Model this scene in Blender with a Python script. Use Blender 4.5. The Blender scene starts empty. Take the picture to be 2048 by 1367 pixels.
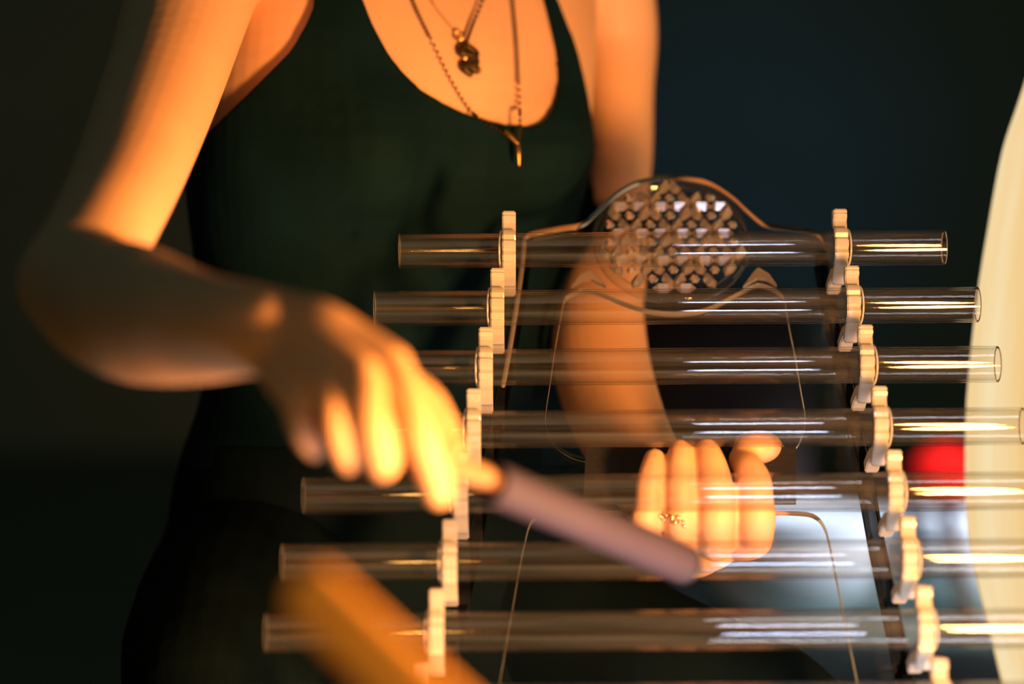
import bpy, bmesh, math, random
from mathutils import Vector, Matrix
from mathutils.bvhtree import BVHTree
from mathutils import noise as mnoise

random.seed(7)
PI = math.pi
scene = bpy.context.scene
COL = scene.collection

# ------------------------------------------------------------------ camera
W, H = 2048.0, 1367.0
LENS = 85.0
F = LENS / 36.0 * W            # focal length in pixels of the 2048 frame
S = 0.75                       # metres per layout unit
CZ = 0.36                      # camera height over the floor
CAM = Vector((0, 0, CZ))

def P(px, py, d):
    """A place in the room: seen at px,py, d layout units in front of the camera."""
    return Vector(((px - W / 2) / F * d * S, d * S, CZ - (py - H / 2) / F * d * S))

def R(px, d):
    """Real length of px picture pixels at distance d."""
    return px / F * d * S

cam_data = bpy.data.cameras.new('camera')
cam = bpy.data.objects.new('camera', cam_data)
COL.objects.link(cam)
cam.location = CAM
cam.rotation_euler = (PI / 2, 0, 0)
cam_data.lens = LENS
cam_data.sensor_width = 36
cam_data.clip_start = 0.02
cam_data.dof.use_dof = True
cam_data.dof.focus_distance = 1.91 * S
cam_data.dof.aperture_fstop = 2.6
scene.camera = cam

scene.view_settings.view_transform = 'Standard'
scene.view_settings.look = 'None'
scene.view_settings.exposure = 0.0
scene.view_settings.gamma = 1.0
scene.view_settings.use_curve_mapping = False
scene.cycles.use_denoising = True
scene.cycles.max_bounces = 20
scene.cycles.transmission_bounces = 18
scene.cycles.transparent_max_bounces = 24
scene.cycles.glossy_bounces = 6
scene.cycles.diffuse_bounces = 3
scene.cycles.sample_clamp_indirect = 4.0
scene.cycles.blur_glossy = 0.5

# ------------------------------------------------------------------ world and lights
world = bpy.data.worlds.new('dark_room')
scene.world = world
world.use_nodes = True
wbg = world.node_tree.nodes['Background']
wbg.inputs['Color'].default_value = (0.017, 0.0185, 0.0125, 1)
wbg.inputs['Strength'].default_value = 1.0

def light(name, kind, loc, energy, color, size=0.05, target=None, spot=60, blend=0.6, size_y=None):
    ld = bpy.data.lights.new(name, kind)
    ld.energy = energy
    ld.color = color
    o = bpy.data.objects.new(name, ld)
    COL.objects.link(o)
    o.location = loc
    if kind in ('POINT', 'SPOT'):
        ld.shadow_soft_size = size
    if kind == 'SPOT':
        ld.spot_size = math.radians(spot)
        ld.spot_blend = blend
    if kind == 'AREA':
        ld.size = size
        if size_y:
            ld.shape = 'RECTANGLE'
            ld.size_y = size_y
    if target is not None:
        o.rotation_euler = (Vector(target) - Vector(loc)).to_track_quat('-Z', 'Y').to_euler()
    return o

def LU(x, y, z):               # layout units relative to the camera
    return Vector((x * S, y * S, CZ + z * S))

# warm lamp low at the front right, out of the frame
warm = light('warm_lamp', 'AREA', LU(0.48, 1.06, -0.205), 14.5, (1.0, 0.405, 0.095), 0.11, target=LU(-0.26, 1.54, -0.05), size_y=0.20)
warm.data.shape = 'ELLIPSE'
warm.data.spread = math.radians(140)

light('amber_mallet_fill', 'SPOT', LU(-0.10, 0.52, -0.10), 2.6, (1.0, 0.50, 0.12), 0.04, target=P(740, 1290, 1.0), spot=34, blend=0.8)  # added spot to brighten the near mallet, no real lamp there
# added cool spot on the bowls, blue wall lamp, cool lamps mirrored in tubes
light('cool_bowl_spot', 'SPOT', LU(1.1, 3.2, 1.0), 250, (0.76, 0.85, 1.0), 0.10, target=P(1900, 1120, 4.25), spot=26)
light('blue_wall_lamp', 'SPOT', LU(0.9, 8.0, -0.35), 5.5, (0.12, 0.45, 1.0), 0.2, target=LU(1.0, 10.6, 0.66), spot=46, blend=1)
light('teal_fill_lamp', 'AREA', LU(-0.2, 0.5, 1.5), 0.5, (0.42, 0.95, 0.95), 0.9, target=LU(-0.1, 2.2, -0.1))  # added teal fill from high in front, lifts the dark clothes
light('cool_screen_lamp', 'AREA', LU(0.27, 1.15, -0.40), 0.9, (0.62, 0.72, 1.0), 0.10, target=LU(0.22, 1.9, 0.0), size_y=0.06)
light('cool_strip_lamp', 'AREA', LU(0.40, 1.62, -0.455), 0.8, (0.80, 0.88, 1.0), 0.36, target=LU(0.36, 1.80, 0.1), size_y=0.03)

# ------------------------------------------------------------------ materials
MATS = {}
def nodes(name):
    m = bpy.data.materials.new(name)
    m.use_nodes = True
    nt = m.node_tree
    nt.nodes.clear()
    out = nt.nodes.new('ShaderNodeOutputMaterial')
    MATS[name] = m
    return m, nt, out

def principled(name, color, rough=0.5, metal=0.0, trans=0.0, ior=1.45, spec=0.5, noise_scale=0, noise_amt=0.2,
               bump=0.0, bump_scale=200, sss=0.0, emis=None, emis_s=0.0, coat=0.0, stretch=(1, 1, 1)):
    m, nt, out = nodes(name)
    b = nt.nodes.new('ShaderNodeBsdfPrincipled')
    nt.links.new(b.outputs[0], out.inputs[0])
    b.inputs['Base Color'].default_value = (*color, 1)
    b.inputs['Roughness'].default_value = rough
    b.inputs['Metallic'].default_value = metal
    b.inputs['Transmission Weight'].default_value = trans
    b.inputs['IOR'].default_value = ior
    b.inputs['Specular IOR Level'].default_value = spec
    b.inputs['Coat Weight'].default_value = coat
    if sss:
        b.inputs['Subsurface Weight'].default_value = sss
        b.inputs['Subsurface Radius'].default_value = (1.0, 0.35, 0.2)
        b.inputs['Subsurface Scale'].default_value = 0.008
    if emis:
        b.inputs['Emission Color'].default_value = (*emis, 1)
        b.inputs['Emission Strength'].default_value = emis_s
    tc = None
    if noise_scale or bump:
        tc = nt.nodes.new('ShaderNodeTexCoord')
        mp = nt.nodes.new('ShaderNodeMapping')
        mp.inputs['Scale'].default_value = stretch
        nt.links.new(tc.outputs['Object'], mp.inputs[0])
    if noise_scale:
        n = nt.nodes.new('ShaderNodeTexNoise')
        n.inputs['Scale'].default_value = noise_scale
        n.inputs['Detail'].default_value = 4
        nt.links.new(mp.outputs[0], n.inputs['Vector'])
        mix = nt.nodes.new('ShaderNodeMix')
        mix.data_type = 'RGBA'
        mix.inputs[6].default_value = (*[c * (1 - noise_amt) for c in color], 1)
        mix.inputs[7].default_value = (*[min(1, c * (1 + noise_amt)) for c in color], 1)
        nt.links.new(n.outputs[0], mix.inputs[0])
        nt.links.new(mix.outputs[2], b.inputs['Base Color'])
    if bump:
        n2 = nt.nodes.new('ShaderNodeTexNoise')
        n2.inputs['Scale'].default_value = bump_scale
        n2.inputs['Detail'].default_value = 3
        nt.links.new(mp.outputs[0], n2.inputs['Vector'])
        bp = nt.nodes.new('ShaderNodeBump')
        bp.inputs['Strength'].default_value = bump
        bp.inputs['Distance'].default_value = 0.002
        nt.links.new(n2.outputs[0], bp.inputs['Height'])
        nt.links.new(bp.outputs[0], b.inputs['Normal'])
    return m

SKIN = principled('skin', (0.74, 0.43, 0.25), rough=0.48, spec=0.35, noise_scale=22, noise_amt=0.10, bump=0.06, bump_scale=160)
TANK = principled('black_jersey', (0.0028, 0.0135, 0.0175), rough=0.8, spec=0.06, noise_scale=30, noise_amt=0.3, bump=0.2, bump_scale=60)
PANTS = principled('black_twill', (0.003, 0.008, 0.009), rough=0.85, spec=0.05, noise_scale=40, noise_amt=0.3, bump=0.25, bump_scale=70)
SEAM = principled('grey_thread', (0.03, 0.045, 0.05), rough=0.8)
HAIR = principled('dark_hair', (0.02, 0.012, 0.008), rough=0.5, bump=0.5, bump_scale=80, stretch=(1, 1, 0.1))
GOLD = principled('aged_gold', (0.55, 0.33, 0.10), rough=0.35, metal=1.0, noise_scale=120, noise_amt=0.3)
DGOLD = principled('dark_brass', (0.06, 0.035, 0.008), rough=0.5, metal=0.6, noise_scale=150, noise_amt=0.5)
SILVER = principled('ring_silver', (0.9, 0.78, 0.55), rough=0.22, metal=1.0)
MAUVE = principled('mauve_rubber', (0.036, 0.032, 0.070), rough=0.7, spec=0.3, noise_scale=35, noise_amt=0.15, bump=0.1)
DARKEND = principled('dark_blue_rubber', (0.010, 0.014, 0.035), rough=0.6)
WOODH = principled('dark_wood_handle', (0.10, 0.045, 0.018), rough=0.45, noise_scale=60, noise_amt=0.4, stretch=(0.2, 1, 1))
CORK = principled('tan_cork', (0.26, 0.15, 0.08), rough=0.7, noise_scale=150, noise_amt=0.3)
AMBER = principled('amber_rubber', (0.85, 0.42, 0.08), rough=0.6, noise_scale=40, noise_amt=0.12)
WHITEQ = principled('frosted_white_quartz', (0.86, 0.88, 0.92), rough=0.55, noise_scale=18, noise_amt=0.04)
RED = principled('red_felt', (0.50, 0.006, 0.004), rough=0.9, spec=0.05, noise_scale=60, noise_amt=0.2, bump=0.3)
MAUVEC = principled('mauve_cloth', (0.050, 0.030, 0.024), rough=0.95, noise_scale=25, noise_amt=0.2, bump=0.3, bump_scale=60)
WALLM = principled('dark_paint', (0.40, 0.50, 0.44), rough=0.95, noise_scale=3, noise_amt=0.15)
FLOORM = principled('dark_floorboards', (0.10, 0.16, 0.14), rough=0.7, noise_scale=5, noise_amt=0.3)
CUSH = principled('charcoal_cushion_cloth', (0.012, 0.014, 0.014), rough=0.95, bump=0.3)
BASE = principled('lamp_base_wood', (0.12, 0.06, 0.03), rough=0.5, noise_scale=30, noise_amt=0.3)

# skin: warm transition where it is thin (slight subsurface)
for mname in ('skin',):
    b = [n for n in MATS[mname].node_tree.nodes if n.type == 'BSDF_PRINCIPLED'][0]
    b.inputs['Subsurface Weight'].default_value = 0.12
    b.inputs['Subsurface Radius'].default_value = (1.0, 0.3, 0.12)
    b.inputs['Subsurface Scale'].default_value = 0.006

def glass_mat(name, color, rough, ior):
    m, nt, out = nodes(name)
    g = nt.nodes.new('ShaderNodeBsdfGlass')
    g.inputs['Color'].default_value = (*color, 1)
    g.inputs['Roughness'].default_value = rough
    g.inputs['IOR'].default_value = ior
    nt.links.new(g.outputs[0], out.inputs[0])
    return m
RAILG = glass_mat('smoked_acrylic', (0.25, 0.24, 0.23), 0.02, 1.49)

def sheet_mat(name, tint, refl):
    """a thin clear sheet: lets what is behind through, mirrors a little by the angle it is seen at"""
    m, nt, out = nodes(name)
    t = nt.nodes.new('ShaderNodeBsdfTransparent')
    t.inputs[0].default_value = (*tint, 1)
    g = nt.nodes.new('ShaderNodeBsdfGlossy')
    g.inputs['Roughness'].default_value = 0.03
    f = nt.nodes.new('ShaderNodeFresnel')
    # the same mirror share from both sides of the thin sheet
    ge = nt.nodes.new('ShaderNodeNewGeometry')
    mr = nt.nodes.new('ShaderNodeMapRange')
    mr.inputs['To Min'].default_value = refl
    mr.inputs['To Max'].default_value = 1.0 / refl
    nt.links.new(ge.outputs['Backfacing'], mr.inputs['Value'])
    nt.links.new(mr.outputs[0], f.inputs[0])
    mx = nt.nodes.new('ShaderNodeMixShader')
    nt.links.new(f.outputs[0], mx.inputs[0])
    nt.links.new(t.outputs[0], mx.inputs[1])
    nt.links.new(g.outputs[0], mx.inputs[2])
    nt.links.new(mx.outputs[0], out.inputs[0])
    return m
TUBEM = sheet_mat('clear_tube_glass', (0.985, 0.975, 0.96), 1.50)
def tube_streaks(m):
    """edge absorption of the curved wall and a faint streaky film on the glass"""
    nt = m.node_tree
    t = [n for n in nt.nodes if n.type == 'BSDF_TRANSPARENT'][0]
    out = [n for n in nt.nodes if n.type == 'OUTPUT_MATERIAL'][0]
    top = out.inputs[0].links[0].from_socket
    lw = nt.nodes.new('ShaderNodeLayerWeight')
    lw.inputs[0].default_value = 0.5
    pw = nt.nodes.new('ShaderNodeMath'); pw.operation = 'POWER'
    pw.inputs[1].default_value = 9.0
    nt.links.new(lw.outputs['Facing'], pw.inputs[0])
    mx = nt.nodes.new('ShaderNodeMix'); mx.data_type = 'RGBA'
    mx.inputs[6].default_value = (0.985, 0.975, 0.96, 1)
    mx.inputs[7].default_value = (0.25, 0.20, 0.17, 1)
    nt.links.new(pw.outputs[0], mx.inputs[0])
    nt.links.new(mx.outputs[2], t.inputs[0])
    tc = nt.nodes.new('ShaderNodeTexCoord')
    mp = nt.nodes.new('ShaderNodeMapping')
    mp.inputs['Scale'].default_value = (6, 260, 260)
    n = nt.nodes.new('ShaderNodeTexNoise')
    n.inputs['Scale'].default_value = 1.0
    n.inputs['Detail'].default_value = 3
    mr = nt.nodes.new('ShaderNodeMapRange')
    mr.inputs['From Min'].default_value = 0.38
    mr.inputs['From Max'].default_value = 0.75
    mr.inputs['To Min'].default_value = 0.0
    mr.inputs['To Max'].default_value = 0.020
    nt.links.new(tc.outputs['Object'], mp.inputs[0])
    nt.links.new(mp.outputs[0], n.inputs['Vector'])
    nt.links.new(n.outputs[0], mr.inputs['Value'])
    df = nt.nodes.new('ShaderNodeBsdfDiffuse')
    df.inputs[0].default_value = (0.8, 0.78, 0.76, 1)
    ms = nt.nodes.new('ShaderNodeMixShader')
    nt.links.new(mr.outputs[0], ms.inputs[0])
    nt.links.new(top, ms.inputs[1])
    nt.links.new(df.outputs[0], ms.inputs[2])
    nt.links.new(ms.outputs[0], out.inputs[0])
tube_streaks(TUBEM)  # paints dark refraction edges and reflection streaks onto the tubes
SHEET = sheet_mat('clear_acrylic_sheet', (0.97, 0.97, 0.97), 1.35)

def acrylic_mat(name, color, rough, diffuse_amt):
    """polished but slightly cloudy acrylic: glass with a share of light scattered inside"""
    m, nt, out = nodes(name)
    g = nt.nodes.new('ShaderNodeBsdfGlass')
    g.inputs['Color'].default_value = (*color, 1)
    g.inputs['Roughness'].default_value = rough
    g.inputs['IOR'].default_value = 1.49
    tl = nt.nodes.new('ShaderNodeBsdfTranslucent')
    tl.inputs[0].default_value = (*color, 1)
    df = nt.nodes.new('ShaderNodeBsdfDiffuse')
    df.inputs[0].default_value = (*color, 1)
    a = nt.nodes.new('ShaderNodeMixShader')
    a.inputs[0].default_value = 0.5
    nt.links.new(tl.outputs[0], a.inputs[1])
    nt.links.new(df.outputs[0], a.inputs[2])
    mx = nt.nodes.new('ShaderNodeMixShader')
    mx.inputs[0].default_value = diffuse_amt
    nt.links.new(g.outputs[0], mx.inputs[1])
    nt.links.new(a.outputs[0], mx.inputs[2])
    gl = nt.nodes.new('ShaderNodeBsdfGlossy')
    gl.inputs['Roughness'].default_value = 0.18
    fr2 = nt.nodes.new('ShaderNodeFresnel')
    fr2.inputs[0].default_value = 1.6
    m3 = nt.nodes.new('ShaderNodeMixShader')
    nt.links.new(fr2.outputs[0], m3.inputs[0])
    nt.links.new(mx.outputs[0], m3.inputs[1])
    nt.links.new(gl.outputs[0], m3.inputs[2])
    nt.links.new(m3.outputs[0], out.inputs[0])
    return m
HOOKM = acrylic_mat('cut_acrylic', (1.0, 0.99, 0.95), 0.10, 0.75)
CRYSTAL = acrylic_mat('faceted_crystal', (0.98, 0.92, 0.92), 0.04, 0.24)
EDGEM = acrylic_mat('sawn_acrylic_edge', (0.95, 0.86, 0.78), 0.15, 0.30)

def lamp_mat():
    m, nt, out = nodes('glowing_lamp_shade')
    tc = nt.nodes.new('ShaderNodeTexCoord')
    mp = nt.nodes.new('ShaderNodeMapping')
    mp.inputs['Scale'].default_value = (1, 1, 0.06)
    n = nt.nodes.new('ShaderNodeTexNoise')
    n.inputs['Scale'].default_value = 22
    n.inputs['Detail'].default_value = 3
    cr = nt.nodes.new('ShaderNodeValToRGB')
    cr.color_ramp.elements[0].position = 0.36
    cr.color_ramp.elements[0].color = (0.93, 0.60, 0.24, 1)
    cr.color_ramp.elements[1].position = 0.66
    cr.color_ramp.elements[1].color = (0.96, 0.78, 0.46, 1)
    em = nt.nodes.new('ShaderNodeEmission')
    em.inputs[1].default_value = 0.97
    nt.links.new(tc.outputs['Object'], mp.inputs[0])
    nt.links.new(mp.outputs[0], n.inputs['Vector'])
    nt.links.new(n.outputs[0], cr.inputs[0])
    nt.links.new(cr.outputs[0], em.inputs[0])
    nt.links.new(em.outputs[0], out.inputs[0])
    return m
LAMPM = lamp_mat()

def band_mat():
    m, nt, out = nodes('dark_woven_band')
    tc = nt.nodes.new('ShaderNodeTexCoord')
    b = nt.nodes.new('ShaderNodeBsdfPrincipled')
    br = nt.nodes.new('ShaderNodeTexBrick')
    br.inputs['Scale'].default_value = 90
    br.inputs['Color1'].default_value = (0.022, 0.015, 0.02, 1)
    br.inputs['Color2'].default_value = (0.010, 0.010, 0.016, 1)
    br.inputs['Mortar'].default_value = (0.008, 0.010, 0.012, 1)
    br.inputs['Mortar Size'].default_value = 0.05
    n = nt.nodes.new('ShaderNodeTexNoise')
    n.inputs['Scale'].default_value = 120
    mx = nt.nodes.new('ShaderNodeMix')
    mx.data_type = 'RGBA'
    mx.inputs[7].default_value = (0.006, 0.008, 0.012, 1)
    nt.links.new(tc.outputs['Object'], br.inputs['Vector'])
    nt.links.new(tc.outputs['Object'], n.inputs['Vector'])
    nt.links.new(n.outputs[0], mx.inputs[0])
    nt.links.new(br.outputs[0], mx.inputs[6])
    nt.links.new(mx.outputs[2], b.inputs['Base Color'])
    b.inputs['Roughness'].default_value = 0.8
    nt.links.new(b.outputs[0], out.inputs[0])
    return m
BANDM = band_mat()

# ------------------------------------------------------------------ helpers
def tag(o, label=None, cat=None, group=None, kind=None):
    if label: o['label'] = label
    if cat: o['category'] = cat
    if group: o['group'] = group
    if kind: o['kind'] = kind
    return o

def empty(name, loc, label, cat, group=None):
    o = bpy.data.objects.new(name, None)
    COL.objects.link(o)
    o.location = loc
    o.empty_display_size = 0.02
    tag(o, label, cat, group)
    return o

def link_mesh(name, me, mat, parent=None, smooth=True):
    o = bpy.data.objects.new(name, me)
    COL.objects.link(o)
    if mat is not None:
        me.materials.append(mat)
    if smooth:
        me.polygons.foreach_set('use_smooth', [True] * len(me.polygons))
        if len(me.polygons) < 40000:
            me.set_sharp_from_angle(angle=math.radians(38))
    if parent is not None:
        o.parent = parent
        o.matrix_parent_inverse = Matrix.Translation(-Vector(parent.location))
    return o

def mesh_from(name, verts, faces):
    me = bpy.data.meshes.new(name)
    me.from_pydata([tuple(v) for v in verts], [], faces)
    me.update()
    return me

def catmull(vals, t):
    n = len(vals)
    i = min(int(t), n - 2)
    u = t - i
    p0 = vals[max(i - 1, 0)]; p1 = vals[i]; p2 = vals[i + 1]; p3 = vals[min(i + 2, n - 1)]
    return [0.5 * (2 * b + (c - a) * u + (2 * a - 5 * b + 4 * c - d) * u * u + (-a + 3 * b - 3 * c + d) * u ** 3)
            for a, b, c, d in zip(p0, p1, p2, p3)]

def limb(pts, verts, faces, seg=22, sub=5, cap=True, flat=None):
    """A tapering limb through (x,y,z,r) points with rounded ends, appended to verts, faces.
    flat: (axis, factor) squeezes the section along a world axis."""
    n = len(pts)
    samples = [catmull(pts, i / sub) for i in range((n - 1) * sub + 1)]
    C = [Vector(s[:3]) for s in samples]
    Rr = [max(s[3], 1e-4) for s in samples]
    rings = []
    T = []
    for i in range(len(C)):
        t = C[min(i + 1, len(C) - 1)] - C[max(i - 1, 0)]
        T.append(t.normalized())
    if cap:
        pre, post = [], []
        for a in (80, 60, 40, 20):
            ca, sa = math.cos(math.radians(a)), math.sin(math.radians(a))
            pre.append((C[0] - T[0] * Rr[0] * sa, Rr[0] * ca, T[0]))
        for a in (20, 40, 60, 80):
            ca, sa = math.cos(math.radians(a)), math.sin(math.radians(a))
            post.append((C[-1] + T[-1] * Rr[-1] * sa, Rr[-1] * ca, T[-1]))
    else:
        pre, post = [], []
    rings = pre + [(C[i], Rr[i], T[i]) for i in range(len(C))] + post
    up = Vector((0, 0, 1)) if abs(T[0].z) < 0.9 else Vector((1, 0, 0))
    base = len(verts)
    side = T[0].cross(up).normalized()
    for c, r, t in rings:
        side = (side - t * side.dot(t)).normalized()
        b2 = t.cross(side).normalized()
        for k in range(seg):
            a = 2 * PI * k / seg
            off = (side * math.cos(a) + b2 * math.sin(a)) * r
            if flat:
                off = off - flat[0] * off.dot(flat[0]) * (1 - flat[1])
            verts.append(c + off)
    m = len(rings)
    for i in range(m - 1):
        for k in range(seg):
            k2 = (k + 1) % seg
            faces.append((base + i * seg + k, base + i * seg + k2, base + (i + 1) * seg + k2, base + (i + 1) * seg + k))
    faces.append(tuple(base + k for k in reversed(range(seg))))
    faces.append(tuple(base + (m - 1) * seg + k for k in range(seg)))

def pxl(pts):
    """(px,py,d,rpx) -> (x,y,z,r)"""
    out = []
    for px, py, d, r in pts:
        p = P(px, py, d)
        out.append((p.x, p.y, p.z, R(r, d)))
    return out

def lathe(profile, seg=48, axis_pt=Vector((0, 0, 0)), frame=None, closed_profile=False):
    """profile: (radius, height) pairs; revolved about local z; frame a 3x3/4x4 Matrix"""
    verts, faces = [], []
    n = len(profile)
    for r, z in profile:
        for k in range(seg):
            a = 2 * PI * k / seg
            verts.append(Vector((r * math.cos(a), r * math.sin(a), z)))
    rng = n if closed_profile else n - 1
    for i in range(rng):
        j = (i + 1) % n
        for k in range(seg):
            k2 = (k + 1) % seg
            faces.append((i * seg + k, i * seg + k2, j * seg + k2, j * seg + k))
    if not closed_profile:
        faces.append(tuple(reversed(range(seg))))
        faces.append(tuple((n - 1) * seg + k for k in range(seg)))
    if frame is not None:
        verts = [frame @ v for v in verts]
    verts = [v + axis_pt for v in verts]
    return verts, faces

def frame_z(direction):
    return direction.to_track_quat('Z', 'Y').to_matrix()

def fix_normals(me):
    bm = bmesh.new()
    bm.from_mesh(me)
    bmesh.ops.recalc_face_normals(bm, faces=bm.faces)
    bm.to_mesh(me)
    bm.free()

# ------------------------------------------------------------------ the setting
def box_mesh(name, lo, hi):
    x0, y0, z0 = lo; x1, y1, z1 = hi
    v = [(x0, y0, z0), (x1, y0, z0), (x1, y1, z0), (x0, y1, z0), (x0, y0, z1), (x1, y0, z1), (x1, y1, z1), (x0, y1, z1)]
    f = [(0, 3, 2, 1), (4, 5, 6, 7), (0, 1, 5, 4), (1, 2, 6, 5), (2, 3, 7, 6), (3, 0, 4, 7)]
    return mesh_from(name, v, f)

tag(link_mesh('floor', box_mesh('floor', (-6, -2, -0.05), (6, 8, 0)), FLOORM, smooth=False), kind='structure')
tag(link_mesh('wall_back', box_mesh('wall_back', (-6, 8, -0.05), (6, 8.1, 4)), WALLM, smooth=False), kind='structure')

# ------------------------------------------------------------------ the instrument: layout of the eight tubes
ROW1 = P(1341, 498, 1.95)
DY, DZ = 0.0370 * S, 0.0468 * S
TUBE_R = 0.01405 * S
UP = Vector((0, DY, DZ)).normalized()          # up the slope
NRM = Vector((0, -DZ, DY)).normalized()        # out of the slope, towards the player
XAX = Vector((1, 0, 0))
half_len = [0.2200, 0.2390, 0.2520, 0.2655, 0.2775, 0.2880, 0.2945, 0.3010]
cx_row = [0.1290 - 0.0018 * i for i in range(8)]
cx_row[1] = 0.1300
ROLL = 0.0064
rows = []
for i in range(8):
    c = Vector((cx_row[i] * S, ROW1.y - DY * i, ROW1.z - DZ * i))
    rows.append(c)
OFF = 0.062 * S
Q0 = rows[0] - NRM * OFF

def on_panel(px, py, lift=0.0):
    """where the line of sight through px,py meets the panel plane (raised by lift)"""
    q = Q0 + NRM * lift
    ray = P(px, py, 1.0) - CAM
    t = (q - CAM).dot(NRM) / ray.dot(NRM)
    return CAM + ray * t
def panel_uv(px, py):
    p = on_panel(px, py) - Q0
    return (p.x, p.dot(UP))
PM = Matrix(((1, UP.x, NRM.x, Q0.x), (0, UP.y, NRM.y, Q0.y), (0, UP.z, NRM.z, Q0.z), (0, 0, 0, 1)))

ordinal = ['topmost', 'second', 'third', 'fourth', 'fifth', 'sixth', 'seventh', 'eighth']
tube_labels = [
    'topmost and shortest clear glass tube, both open ends in view, crossing the crystal disc',
    'second clear glass tube from the top, right end touching the lamp edge',
    'third clear glass tube from the top, left end behind the hand',
    'fourth clear glass tube from the top, crossing the thumb at the bar',
    'fifth clear glass tube from the top, across the middle of the gripping fingers',
    'sixth clear glass tube from the top, behind the tip of the mauve mallet',
    'seventh clear glass tube from the top, below the mauve mallet',
    'lowest clear glass tube, cut by the bottom edge of the picture',
]
frame_obj_loc = Vector((rows[7].x, rows[7].y + 0.1, 0))

for i in range(8):
    L = half_len[i] * S
    ro, ri = TUBE_R * (1.0 + 0.006 * i), TUBE_R * 0.88 * (1.0 + 0.006 * i)
    e = 0.0005
    g_ = 0.0012
    prof = [(ri, -L + g_), (ri, -L + e), (ri + e, -L), (ro - e, -L), (ro, -L + e), (ro, -L + g_),
            (ro, L - g_), (ro, L - e), (ro - e, L), (ri + e, L), (ri, L - e), (ri, L - g_)]
    if i == 0:
        pass
    direction = Vector((1, 0, ROLL)).normalized()
    v, f = lathe(prof, seg=64, frame=frame_z(direction), closed_profile=True)
    me = mesh_from('glass_tube', v, f)
    fix_normals(me)
    o = link_mesh('glass_tube', me, TUBEM)
    me.materials.append(EDGEM)
    for p in me.polygons:
        cc = max(abs((me.vertices[k].co).dot(direction)) for k in p.vertices)
        cm = min(abs((me.vertices[k].co).dot(direction)) for k in p.vertices)
        if cm > L - e * 1.5:
            p.material_index = 1
    o.location = rows[i]
    tag(o, tube_labels[i], 'glass tube', 'glass tubes of the chime')

# ------------------------------------------------------------------ chime frame
fr = empty('chime_frame', frame_obj_loc, 'clear acrylic chime stand with hooks and crystal disc, holding the glass tubes', 'instrument')

def smooth_loop(pts, n=5):
    """closed Catmull-Rom through 2D points"""
    out = []
    m = len(pts)
    for i in range(m):
        p0, p1, p2, p3 = pts[i - 1], pts[i], pts[(i + 1) % m], pts[(i + 2) % m]
        for k in range(n):
            u = k / n
            out.append(tuple(0.5 * (2 * b + (c - a) * u + (2 * a - 5 * b + 4 * c - d) * u * u + (-a + 3 * b - 3 * c + d) * u ** 3)
                             for a, b, c, d in zip(p0, p1, p2, p3)))
    return out

outer_px = [(1060, 470), (1120, 458), (1165, 450), (1195, 425), (1225, 395), (1265, 370), (1300, 360), (1345, 355), (1390, 360), (1425, 372), (1465, 398),
            (1495, 425), (1530, 450), (1580, 458), (1630, 466), (1648, 490), (1660, 560), (1676, 640), (1698, 740), (1718, 840), (1740, 950), (1760, 1060), (1785, 1180),
            (1808, 1290), (1832, 1400), (1856, 1520), (1840, 1560), (1350, 1570), (860, 1560), (846, 1520), (870, 1400), (896, 1290), (918, 1180),
            (940, 1080), (962, 960), (984, 850), (1003, 750), (1022, 640), (1036, 560), (1045, 490)]
hole1_px = [(1127, 603), (1138, 592), (1160, 583), (1185, 583), (1212, 592), (1250, 608), (1295, 622), (1345, 628), (1392, 624), (1430, 612), (1468, 592),
            (1500, 575), (1522, 571), (1548, 580), (1565, 594), (1572, 612), (1580, 660), (1592, 720), (1602, 780), (1611, 835), (1606, 872), (1588, 900), (1550, 920),
            (1490, 926), (1350, 928), (1220, 926), (1160, 918), (1118, 897), (1094, 866), (1090, 835), (1099, 770), (1109, 700), (1118, 650)]
hole2_px = [(1058, 1052), (1072, 1036), (1100, 1028), (1220, 1024), (1350, 1023), (1500, 1024), (1600, 1026), (1632, 1034), (1650, 1056), (1660, 1090), (1674, 1160), (1688, 1230),
            (1702, 1300), (1718, 1380), (1730, 1450), (1700, 1480), (1350, 1486), (1010, 1480), (985, 1450), (996, 1380), (1010, 1300), (1024, 1220), (1038, 1140), (1048, 1090)]

cu = bpy.data.curves.new('panel_outline', 'CURVE')
cu.dimensions = '2D'
cu.fill_mode = 'BOTH'
cu.extrude = 0.0022
cu.bevel_depth = 0.0004
cu.bevel_resolution = 1
for loop in (outer_px, hole1_px, hole2_px):
    uv = smooth_loop([panel_uv(*p) for p in loop], 4)
    sp = cu.splines.new('POLY')
    sp.points.add(len(uv) - 1)
    for k, (u, v) in enumerate(uv):
        sp.points[k].co = (u, v, 0, 1)
    sp.use_cyclic_u = True
tmp = bpy.data.objects.new('tmp_panel', cu)
COL.objects.link(tmp)
dg = bpy.context.evaluated_depsgraph_get()
pme = bpy.data.meshes.new_from_object(tmp.evaluated_get(dg))
bpy.data.objects.remove(tmp)
pme.materials.clear()
pme.transform(PM)
panel = link_mesh('panel', pme, SHEET, fr, smooth=False)
pme.materials.append(EDGEM)
for p in pme.polygons:
    p.material_index = 0 if abs(p.normal.dot(NRM)) > 0.9 else 1
panel['label'] = 'clear acrylic panel with two cut-out windows'

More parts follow.
